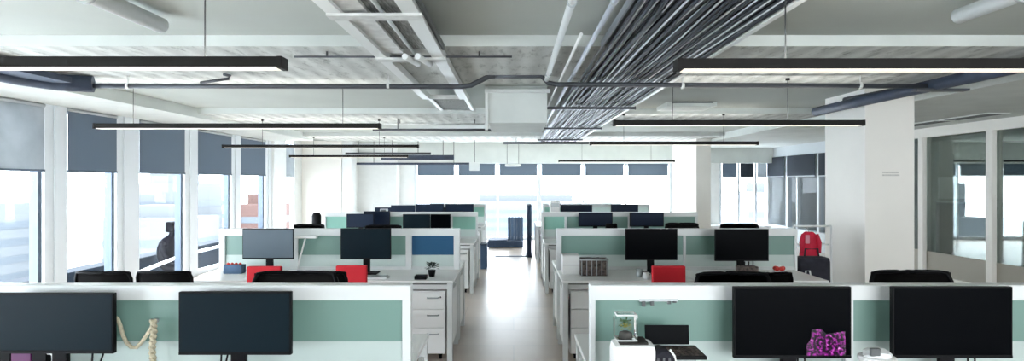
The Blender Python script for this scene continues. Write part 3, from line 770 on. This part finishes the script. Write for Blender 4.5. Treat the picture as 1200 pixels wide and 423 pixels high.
# ---- chairs
def make_chair(backm, red=False):
    """faces +y by default: backrest toward -y. top at 1.00"""
    t = thing('office_chair', '', 'chair', (0,0,0), 0, 'black office chairs')
    bw = .235 if not red else .16
    def back(u, v):
        x = (u-.5)*2*bw*(1-.10*(1-v)**2); return (x, -.24-.05*v+.05*(u-.5)**2*4*.8, .55+.45*v)
    if not red:
        b = MB().grid(back, 10, 10, .008).build('backrest', backm, t)
        pts = [back(0,0)]+[back(0,k/8) for k in range(1,8)]+[back(.04,.99)]+[back(k/8,1) for k in range(1,8)]+[back(.96,.99)]+[back(1,k/8) for k in range(7,0,-1)]+[back(1,0)]
        MB().tube(pts, .013, 8).build('back_frame', M['blackplastic'], b)
    else:
        b = MB().box(-bw,-.31,.62,bw,-.26,1.0, bev=.012).build('backrest', backm, t)
    MB().box(-.24,-.22,.43,.24,.24,.50, bev=.03).build('seat', M['fabric'] if not red else backm, t)
    MB().tube([(0,-.10,.42),(0,-.30,.44),(0,-.33,.55),(0,-.32,.75)], .02, 8).build('back_support', M['blackplastic'], t)
    MB().tube([(0,0,.10),(0,0,.30)], .028, 12).tube([(0,0,.28),(0,0,.43)], .018, 12).build('gas_column', M['blackplastic'], t)
    for k in range(5):
        a = 2*PI*k/5+.3; c, s = math.cos(a), math.sin(a)
        l = MB().tube([(0,0,.11),(c*.28,s*.28,.075)], .024, 8, r2=.014).build('leg', M['blackplastic'], t)
        MB().tube([(c*.28-s*.02,s*.28+c*.02,.028),(c*.28+s*.02,s*.28-c*.02,.028)], .028, 12).build('caster', M['blackplastic'], l)
    for sx in (-1,1):
        MB().tube([(sx*.2,0,.45),(sx*.28,0,.47),(sx*.28,0,.56)], .012, 8).box(sx*.28-.035,-.13,.56,sx*.28+.035,.10,.585, bev=.01).build('armrest', M['blackplastic'], t)
    return t
chairA = make_chair(M['mesh'])
chairR = make_chair(M['meshred'], True); chairR['group'] = 'red office chairs'
fA = [True]; fR = [True]
def chair(x0, x1, ytop, Y, label, face=1, red=False, rz=0):
    """backrest spans x0..x1 at depth Y. face=1: sitter looks away from the camera (back toward camera)"""
    X = (px(x0,Y)+px(x1,Y))/2; zt = pz(ytop,Y); W = px(x1,Y)-px(x0,Y)
    src, f = (chairR, fR) if red else (chairA, fA)
    bw = .32 if red else .48
    sx = W/bw
    cy = Y+.29*(1 if face > 0 else -1)
    c = src if f[0] else copy_tree(src)
    f[0] = False
    c.location = (X, cy, 0); c.rotation_euler = (0,0,(0 if face > 0 else PI)+rz); c.scale = (sx, 1, zt/1.0)
    c['label'] = label
chair(83,150,319.5,4.45,'black mesh chair seen through from behind at far left, left one of two')
chair(156,222,319,5.05,'black mesh chair beside the left windows, right one of two')
chair(300,398,319,4.0,'wide black mesh chair behind the dark monitor right of the rope', face=-1)
chair(345,405,320,4.28,'black mesh chair in front of the left red chair back')
chair(812,900,320,3.98,'black mesh chair behind the partition right of red chair', face=-1)
chair(868,932,320.5,4.7,'black mesh chair below the red and white bowl on the desk')
chair(1015,1110,318,3.98,'black mesh chair at the foot of the big column', face=-1)
chair(290,330,312,4.95,'red chair back under the light blue grey monitor', red=True)
chair(394,430,311,4.95,'red chair back below the dark slate monitor', red=True)
chair(764,803,311.5,4.95,'bright red chair back on the right side of the aisle', red=True)
chair(345,382,263.5,7.3,'black chair top behind the light monitor in the second left row', face=-1)
chair(428,472,264.5,7.3,'black chair top right behind the dark slate monitor', face=-1)
chair(778,818,262,7.3,'black chair top between the two monitors of second right row', face=-1)
chair(842,888,263,7.3,'black chair top right above the rightmost second row monitor', face=-1)
chair(710,724,262.8,8.2,'narrow black chair between two third row monitors on the right')

# ================================================================ SMALL THINGS, front right
t = thing('white_box', 'white rounded box with dark recessed top on the front right desk', 'box', (px(741,2.42), 2.42, DZ))
MB().box(-.085,-.07,0,.085,.07,.262, bev=.03).build('body', M['white'], t)
MB().box(-.06,-.05,.255,.055,.05,.268, bev=.004).build('dark_tray', M['soil'], t)
MB().box(-.07,-.072,.17,-.055,-.069,.20).build('slot', M['slot'], t)
t = thing('glass_terrarium', 'small glass terrarium with a plant on top of the white box', 'terrarium', (px(733,2.42), 2.42, DZ+.268))
MB().box(-.046,-.04,0,.046,.04,.108, bev=.018).build('glass_cover', M['clear'], t)
for zz in (.004,.104): MB().tube([(-.04,-.034,zz),(.04,-.034,zz),(.04,.034,zz),(-.04,.034,zz),(-.04,-.034,zz)], .0035, 6).build('white_rim', M['white'], t)
MB().lathe([(.022,0),(.03,.01),(.026,.028),(.012,.034)], seg=12).build('soil_mound', M['soil'], t)
random.seed(3)
MB().m(M['leafy']).leafblob((0,0,.045), .016, 26, .005, .018).m(M['leaf']).leafblob((0,0,.06), .028, 34, .005, .018).build('plant', None, t)
t = thing('striped_pouch', 'black and grey striped arched pouch beside the white box', 'pouch', (px(775,2.42), 2.42, DZ))
def arch(u, v):
    a = PI*u; return (math.cos(a)*-.045+.02*v*0, -.06+.12*v, .17+math.sin(a)*.085 if True else 0)
q = MB().m(M['darkcloth']).box(-.042,-.055,0,.042,.055,.19, bev=.015)
q.tube([(0,-.055,.19),(0,.055,.19)], .042, 16)
q.build('body', None, t)
for k in range(3): MB().tube([(-.036+.03*k,-.058,.0),(-.036+.03*k,-.060,.14),(-.026+.022*k,-.058,.21)], .005, 6).build('stripe', M['stripe'], t)
MB().tube([(.047,-.05,0),(.047,-.05,.17),(.04,-.05,.215),(.022,-.05,.24)], .005, 8).build('white_piping', M['white'], t)
# laptop on riser
YL = 2.60; t = thing('laptop', 'small black laptop on a riser in front of the teal glass', 'laptop', ((px(758,YL)+px(822,YL))/2, YL, DZ))
MB().box(-.08,-.10,.0,.09,.06,.02).box(-.09,-.02,.02,.09,.02,.17).build('riser', M['edge'], t)
MB().box(-.085,-.12,.166,.105,.05,.182, bev=.004).build('base', M['blackplastic'], t)
q = MB()
for i in range(9):
    for j in range(4): q.box(-.073+i*.019,-.11+j*.033,.182,-.058+i*.019,-.087+j*.033,.185)
q.build('keyboard', M['brown'], t)
q = MB(); q.box(-.1,-.004,0,.096,.004,.085, bev=.003, mtx=Matrix.Translation((-.017,.045,.186)) @ Matrix.Rotation(-.1,4,'X')); q.build('screen', M['screen'], t)
# things clipped on the partition
t = thing('clip_strip', 'row of dark clips on the front right partition rail', 'clips', (px(772,2.80), 2.815, pz(352,2.80)))
MB().box(-.09,-.012,-.006,.09,0,.006).build('strip', M['edge'], t)
for k, x in enumerate((-.07,-.03,.05,.075)): MB().box(x-.008,-.014,-.03+.006*k,x+.008,-.002,-.004).build('clip', M['slot'], t)
# white tub
t = thing('plastic_tub', 'white tub with crumpled wrapper between the two right monitors', 'tub', (px(1028,2.5), 2.5, DZ))
MB().lathe([(.055,0),(.068,.16),(.072,.165),(.072,.175),(.06,.178)], seg=24).build('tub', M['white'], t)
random.seed(9)
MB().ball((0,0,.185), .062, (1,.8,.45), 2, .14).build('crumpled_wrapper', M['whitebag'], t)
MB().box(-.055,-.05,.19,-.015,-.035,.222, bev=.004).build('dark_patch', M['slot'], t)
# rope
t = thing('rope', 'cream rope hung in a swag between the two left monitors', 'rope', (0, 2.775, 0))
R = lambda x, y, dy=0: (px(x,2.775), dy, pz(y,2.775))
MB().tube([R(128,366),R(134,371),R(138,374),R(141,382),R(144,392),R(148,401),R(154,407),R(160,407),R(166,401),R(173,391),R(179,382),R(182,377)], .009, 8).build('swag', M['rope'], t)
q = MB()
for ph in (0, PI):
    pts = []
    for i in range(60):
        z = pz(375,2.775)-(pz(375,2.775)-DZ-.012)*i/59; a = i*.55+ph
        pts.append((px(180,2.775)+math.cos(a)*.008+.0035*math.sin(i*.15), math.sin(a)*.008-.004, z))
    q.tube(pts, .0085, 6)
q.build('twisted_tail', M['rope'], t)
tag(MB().box(-.03,-.012,-.008,.012,.0,.008, bev=.003).build('rope_hook', M['edge'], None, (px(182,2.8), 2.811, pz(376,2.8))), 'small hook holding the cream rope on the partition', 'hook')
# books behind left monitor
bx = [(-8,4,'magenta','thin dark magenta book at the left frame edge under the monitor'),(5,18,'blackplastic','black book left of the broad magenta one'),(19,42,'magenta','broad magenta book standing under the leftmost monitor'),(43,60,'blackplastic','black book right of the broad magenta one')]
for a, b_, m_, lb in bx:
    X0, X1 = px(a,2.775), px(b_,2.775); t = thing('book', lb, 'book', ((X0+X1)/2, 2.775, DZ), 0, 'books under the leftmost monitor')
    h = (X1-X0)/2
    MB().box(-h+.001,-.03,0,h-.001,.03,.15, bev=.002).build('cover', M[m_], t); MB().box(-h+.004,-.027,.15,h-.004,.027,.1505).build('pages', M['white'], t)
tag(MB().tube([(-.03,0,.115),(-.008,0,.115),(0,0,.105),(0,0,0)], .006, 8).build('white_cable', M['white'], None, (px(63,2.76), 2.755, DZ)), 'white cable bent downward beside the black book', 'cable')

# ================================================================ second row things
YD = 5.75
def wpx(a, b, Y): return px(a,Y), px(b,Y)
t = thing('potted_plant', 'small dark potted plant near the aisle on the second left row', 'plant', (px(506,5.7), 5.7, DZ))
MB().lathe([(.028,0),(.038,.06),(.034,.062)], seg=16).build('pot', M['blackplastic'], t)
random.seed(5); MB().leafblob((0,0,.08), .05, 60, .012, .035, .6).build('foliage', M['leafdark'], t)
tag(MB().box(-.06,-.05,0,.05,.05,.035, bev=.006).build('desk_tray', M['blackplastic'], None, (px(494,5.55), 5.55, DZ)), 'small black tray beside the dark potted plant', 'tray')
t = thing('white_caddy', 'white box at the aisle end of the second right desk', 'box', (px(668,5.9), 5.9, DZ))
MB().box(-.08,-.1,0,.085,.1,.185, bev=.006).build('body', M['white'], t); MB().box(-.078,-.102,.09,.083,-.1,.096).build('seam', M['edge'], t)
t = thing('wicker_basket', 'brown patterned basket on the second right desk', 'basket', (px(695,5.8), 5.8, DZ))
q = MB(); q.m(M['brown']).box(-.13,-.09,0,.13,.09,.155, bev=.01); q.build('body', None, t)
q = MB(); q.tube([(-.132,-.09,.155),(.132,-.09,.155),(.132,.09,.155),(-.132,.09,.155),(-.132,-.09,.155)], .008, 6)
for k in range(6): q.tube([(-.12+.048*k,-.093,.005),(-.12+.048*k,-.093,.155)], .004, 6)
q.build('rim', M['edge'], t)
random.seed(2); MB().ball((-.04,0,.12), .05, jit=.2).ball((.05,0,.12), .045, jit=.2).build('contents', M['stripe'], t)
t = thing('mug', 'small grey mug left of the black monitor foot on the right', 'mug', (px(749,5.65), 5.65, DZ))
MB().lathe([(.02,0),(.028,.01),(.03,.08),(.026,.08),(.024,.02)], seg=16).build('body', M['edge'], t); MB().tube([(.03,0,.06),(.05,0,.055),(.05,0,.03),(.03,0,.022)], .005, 6).build('handle', M['edge'], t)
t = thing('mug', 'white mug right beside the grey one on the right', 'mug', (px(757,5.55), 5.55, DZ))
MB().lathe([(.02,0),(.028,.01),(.03,.06),(.026,.06),(.024,.02)], seg=16).build('body', M['white'], t); MB().tube([(.03,0,.05),(.045,0,.045),(.045,0,.025),(.03,0,.018)], .005, 6).build('handle', M['white'], t)
t = thing('desk_organizer', 'dark brown box of small things under the rightmost second row monitor', 'organizer', (px(875,5.7), 5.7, DZ))
MB().box(-.09,-.06,0,.09,.05,.10, bev=.006).build('box', M['brown'], t)
for k in range(4): MB().tube([(-.06+.04*k,0,.09),(-.055+.04*k,.01,.14)], .005, 6).build('pen', M['blackplastic'], t)
t = thing('fruit_bowl', 'small white bowl of red pieces at the second right desk end', 'bowl', (px(913,5.75), 5.75, DZ))
MB().lathe([(.03,0),(.035,.006),(.066,.05),(.062,.05),(.03,.012)], seg=20).build('bowl', M['white'], t)
random.seed(4)
for k in range(5):
    a = k*1.256; MB().ball((math.cos(a)*.035,math.sin(a)*.03,.068), .024, sub=2, jit=.08).build('red_piece', M['redobj'], t)
MB().ball((0,0,.085), .022, sub=2).build('white_piece', M['white'], t)
def keyboard(x, Y, label, rz=0):
    t = thing('keyboard', label, 'keyboard', (x, Y, DZ), rz, 'keyboards on the second row')
    MB().box(-.2,-.06,0,.2,.06,.015, bev=.003).build('base', M['whitemetal'], t)
    q = MB()
    for i in range(15):
        for j in range(5): q.box(-.19+i*.0255,-.052+j*.021,.015,-.168+i*.0255,-.034+j*.021,.021)
    q.build('keys', M['edge'], t)
keyboard(px(846,5.6), 5.6, 'pale keyboard before the rightmost second row monitor'); keyboard(px(430,5.6), 5.6, 'pale keyboard before the dark slate monitor'); keyboard(px(314,5.6), 5.6, 'pale keyboard before the light blue grey monitor')
t = thing('pen_tub', 'dark blue open box with red bits at far left end of second row', 'box', (px(275,5.9), 5.9, DZ))
MB().box(-.09,-.05,0,.09,.05,.085, bev=.006).build('box', M['bluesofa'], t)
for k in range(4): MB().ball((-.06+.04*k,-.01,.09), .016, sub=2).build('red_bit', M['redobj'], t)
# white slanted desk-lamp arm in second left row
t = thing('desk_lamp', 'white slanted lamp arm between the two second left row monitors', 'desk lamp', (px(347,5.95), 5.98, DZ))
MB().lathe([(.06,0),(.06,.012),(.02,.018)], seg=20).build('base', M['white'], t)
MB().tube([(0,0,.015),(.03,0,.15),(.085,0,.34)], .009, 8).build('arm', M['white'], t)
MB().box(-.04,-.03,.335,.20,.03,.36, bev=.01).build('lamp_head', M['white'], t)
# items on 3rd / 4th row
t = thing('white_printer', 'white box standing at the aisle end of the last right row', 'box', (px(650,12.3), 12.3, DZ))
MB().box(-.1,-.12,0,.1,.12,.5, bev=.01).build('body', M['white'], t); MB().box(-.08,-.123,.38,.08,-.12,.46).build('panel', M['edge'], t)
t = thing('small_appliance', 'small grey appliance on the partition rail of third left row', 'appliance', (px(450,9.44), 9.44, 1.16))
MB().box(-.06,-.03,0,.06,.03,.05, bev=.006).build('body', M['edge'], t)
MB().box(-.035,-.033,.012,.035,-.03,.038).build('face', M['slot'], t)
t = thing('small_speaker', 'small black rounded object on the rail left of the third row', 'speaker', (px(371,9.1), 9.1, DZ))
MB().lathe([(.07,0),(.07,.38),(.05,.42),(.02,.43)], seg=16).build('body', M['blackplastic'], t); MB().lathe([(.072,.1),(.072,.12)], seg=16).build('ring', M['edge'], t)

# clothes rack with red jacket beside right end of row 2
YR = 7.0; x0, x1 = px(937,YR), px(967,YR)
t = thing('clothes_rack', 'pale metal clothes rack between the second row end and big column', 'clothes rack', ((x0+x1)/2, YR, 0))
h = .22
for s in (-1,1):
    MB().tube([(s*h,0,.02),(s*h,0,1.12)], .012, 8).build('upright', M['whitemetal'], t)
    MB().tube([(s*h,-.2,.02),(s*h,.2,.02)], .012, 8).build('foot', M['whitemetal'], t)
MB().tube([(-h,0,1.12),(h,0,1.12)], .012, 8).build('top_rail', M['whitemetal'], t)
for z in (.35,.62,.9): MB().tube([(-h,0.06,z),(h,.06,z)], .006, 6).box(-h,.05,z-.01,h,.2,z).build('shelf', M['whitemetal'], t)
def jk(u, v):
    a = 2*PI*u; w_ = (.085+.02*v)*(1 if v > .12 else .55+3.7*v)
    return (math.cos(a)*w_*(1+.08*math.sin(5*a)), math.sin(a)*.05*(1+.2*math.sin(4*a+3*v)), -.30*v)
t = thing('red_jacket', 'bright red jacket hanging on the pale rack', 'jacket', (px(946,YR)-.02, YR-.085, pz(271,YR)))
MB().grid(jk, 20, 10).build('body', M['jacket'], t)
MB().tube([(-.07,-.02,-.03),(-.10,-.03,-.12),(-.09,-.035,-.24)], .028, 10).build('sleeve', M['jacket'], t)
MB().tube([(.07,-.02,-.03),(.10,-.03,-.12),(.09,-.035,-.24)], .028, 10).build('sleeve', M['jacket'], t)
MB().box(-.07,-.06,-.13,-.02,-.045,-.03, bev=.01).build('pink_patch', M['pink'], t)
MB().tube([(0,0,-.01),(0,.03,.03),(0,.085,.045)], .004, 6).build('hanger_hook', M['chrome'], t)
random.seed(12)
t = thing('dark_bag', 'dark bag below the red jacket', 'bag', (px(950,6.6), 6.58, 0))
MB().box(-.17,-.1,.25,.17,.1,.82, bev=.05).build('body', M['darkcloth'], t); MB().tube([(-.08,0,.8),(-.07,0,.9),(.07,0,.9),(.08,0,.8)], .01, 8).build('handle', M['darkcloth'], t)
MB().box(-.16,-.09,0,.16,.09,.26, bev=.02).build('lower_pocket', M['darkcloth'], t)
t = thing('white_bag', 'crumpled white plastic bag in front of the dark bag', 'bag', (px(950,6.3), 6.32, 0))
MB().ball((0,0,.54), .12, (1,.6,.8), 3, .08).box(-.14,-.1,0,.14,.08,.46, bev=.02).build('bag_body', M['whitebag'], t)
MB().tube([(-.05,0,.6),(-.04,0,.70),(.0,0,.70),(.02,0,.6)], .008, 6).build('handle', M['whitebag'], t)

# ================================================================ lounge at the end of the aisle
t = thing('sofa', 'blue channelled high back sofa at the end of the aisle', 'sofa', (px(592,15.0), 15.0, 0))
xa = px(572,15)-px(592,15); xb_ = px(613,15)-px(592,15); xm = px(595,15)-px(592,15)
MB().box(xa,-.35,0.02,xb_,.25,.17, bev=.02).build('seat_base', M['navysofa'], t)
n_ = 5
for k in range(n_):
    a = xm+(xb_-xm)*k/n_; b2 = xm+(xb_-xm)*(k+1)/n_
    MB().box(a+.002,-.10,.12,b2-.002,.2,.74, bev=.03).build('back_channel', M['bluesofa'], t)
MB().box(xa+.02,-.34,.16,xm-.01,.22,.20, bev=.02).build('seat_cushion', M['navysofa'], t)
t = thing('end_screen', 'tall narrow navy screen at the far right end of the aisle', 'screen', (px(620,13.2), 13.25, 0))
MB().box(-.045,-.4,.0,.045,.25,1.13, bev=.01).build('panel', M['navysofa'], t); MB().box(-.09,-.3,0,.07,.2,.03).build('foot', M['slot'], t)
tag(MB().box(px(580,13.0),12.98,0,px(622,13.0),13.1,.012, bev=.003).build('floor_strip', M['strip']), 'thin dark strip lying across the aisle floor near its end', 'floor strip')
t = thing('low_box', 'small blue bin against the aisle end of the last left row', 'bin', (px(566,11.3)+.02, 11.3, 0))
MB().box(-.06,-.15,0,.06,.15,.45, bev=.01).build('body', M['bluesofa'], t); MB().box(-.065,-.155,.45,.065,.155,.47, bev=.005).build('lid', M['navysofa'], t)

# ================================================================ person outside the left window
PX_, PY_ = -6.55, 11.6
def skin_mesh(name, verts, edges, radii, m, parent, sub=2):
    me = bpy.data.meshes.new(name); me.from_pydata(verts, edges, []); me.materials.append(m)
    o = bpy.data.objects.new(name, me); C.objects.link(o); o.parent = parent
    sk = o.modifiers.new('skin', 'SKIN'); sk.use_smooth_shade = True
    for i, r_ in enumerate(radii): me.skin_vertices[0].data[i].radius = (r_, r_)
    me.skin_vertices[0].data[0].use_root = True
    sb = o.modifiers.new('sub', 'SUBSURF'); sb.levels = sub; sb.render_levels = sub
    return o
def addskin(me):
    pass
zs = -.6
t = thing('person', 'person in dark clothes sitting hunched outside the left window', 'person', (px(198,PY_), PY_, zs))
# profile facing +x: pelvis at origin, seat height .45
V = [(0,0,.50),(-.06,0,.66),(-.09,0,.86),(-.04,0,1.06),(.03,0,1.15),(.07,0,1.22),(.09,0,1.34),
     (.22,-.10,.50),(.46,-.11,.52),(.47,-.11,.28),(.48,-.11,.08),(.60,-.11,.05),
     (.22,.10,.50),(.46,.11,.52),(.47,.11,.28),(.48,.11,.08),(.60,.11,.05),
     (-.04,-.19,1.04),(.06,-.23,.80),(.27,-.16,.68),(.34,-.12,.66),
     (-.04,.19,1.04),(.06,.23,.80),(.27,.16,.68),(.34,.12,.66)]
E = [(0,1),(1,2),(2,3),(3,4),(4,5),(5,6),(0,7),(7,8),(8,9),(9,10),(10,11),(0,12),(12,13),(13,14),(14,15),(15,16),(3,17),(17,18),(18,19),(19,20),(3,21),(21,22),(22,23),(23,24)]
Rr = [.15,.14,.155,.13,.06,.055,.085, .085,.065,.055,.04,.035, .085,.065,.055,.04,.035, .06,.045,.035,.028, .06,.045,.035,.028]
import bmesh as _b
me = bpy.data.meshes.new('body'); bm = _b.new(); ly = bm.verts.layers.skin.verify()
vs = []
for i, v in enumerate(V):
    q = bm.verts.new(v); q[ly].radius = (Rr[i], Rr[i]); q[ly].use_root = (i == 0); vs.append(q)
for a, b_ in E: bm.edges.new((vs[a], vs[b_]))
bm.to_mesh(me); bm.free(); me.materials.append(M['outdark'])
o = bpy.data.objects.new('body', me); C.objects.link(o); o.parent = t
sk = o.modifiers.new('skin', 'SKIN'); sk.use_smooth_shade = True
o.modifiers.new('sub', 'SUBSURF').render_levels = 2
MB().ball((.14,0,1.36), .085, (.6,.8,1), 3).ball((.205,0,1.35), .016, (1,.7,1), 2).build('face', M['skin'], t)
MB().box(-.02,-.10,1.26,.13,.10,1.46, bev=.03).box(.10,-.09,1.40,.22,.09,1.46, bev=.02).build('hair', M['hair'], t)
for s in (-1,1):
    q = MB().ball((.37,s*.11,.655), .035, (1.1,.9,.5), 2)
    for k in range(4): q.tube([(.39,s*(.085+.018*k),.66),(.42,s*(.085+.018*k),.655),(.435,s*(.085+.018*k),.63)], .008, 6)
    q.tube([(.37,s*.08,.655),(.40,s*.06,.65)], .009, 6); q.build('hand', M['skin'], t)
t = thing('stool', 'low dark stool under the person outside the left window', 'stool', (px(198,PY_), PY_, zs))
MB().box(-.18,-.18,.32,.18,.18,.36, bev=.01).build('seat', M['roomdark'], t)
for a in (-1,1):
    for b_ in (-1,1): MB().tube([(a*.15,b_*.15,0),(a*.14,b_*.14,.33)], .015, 8).build('leg', M['roomdark'], t)
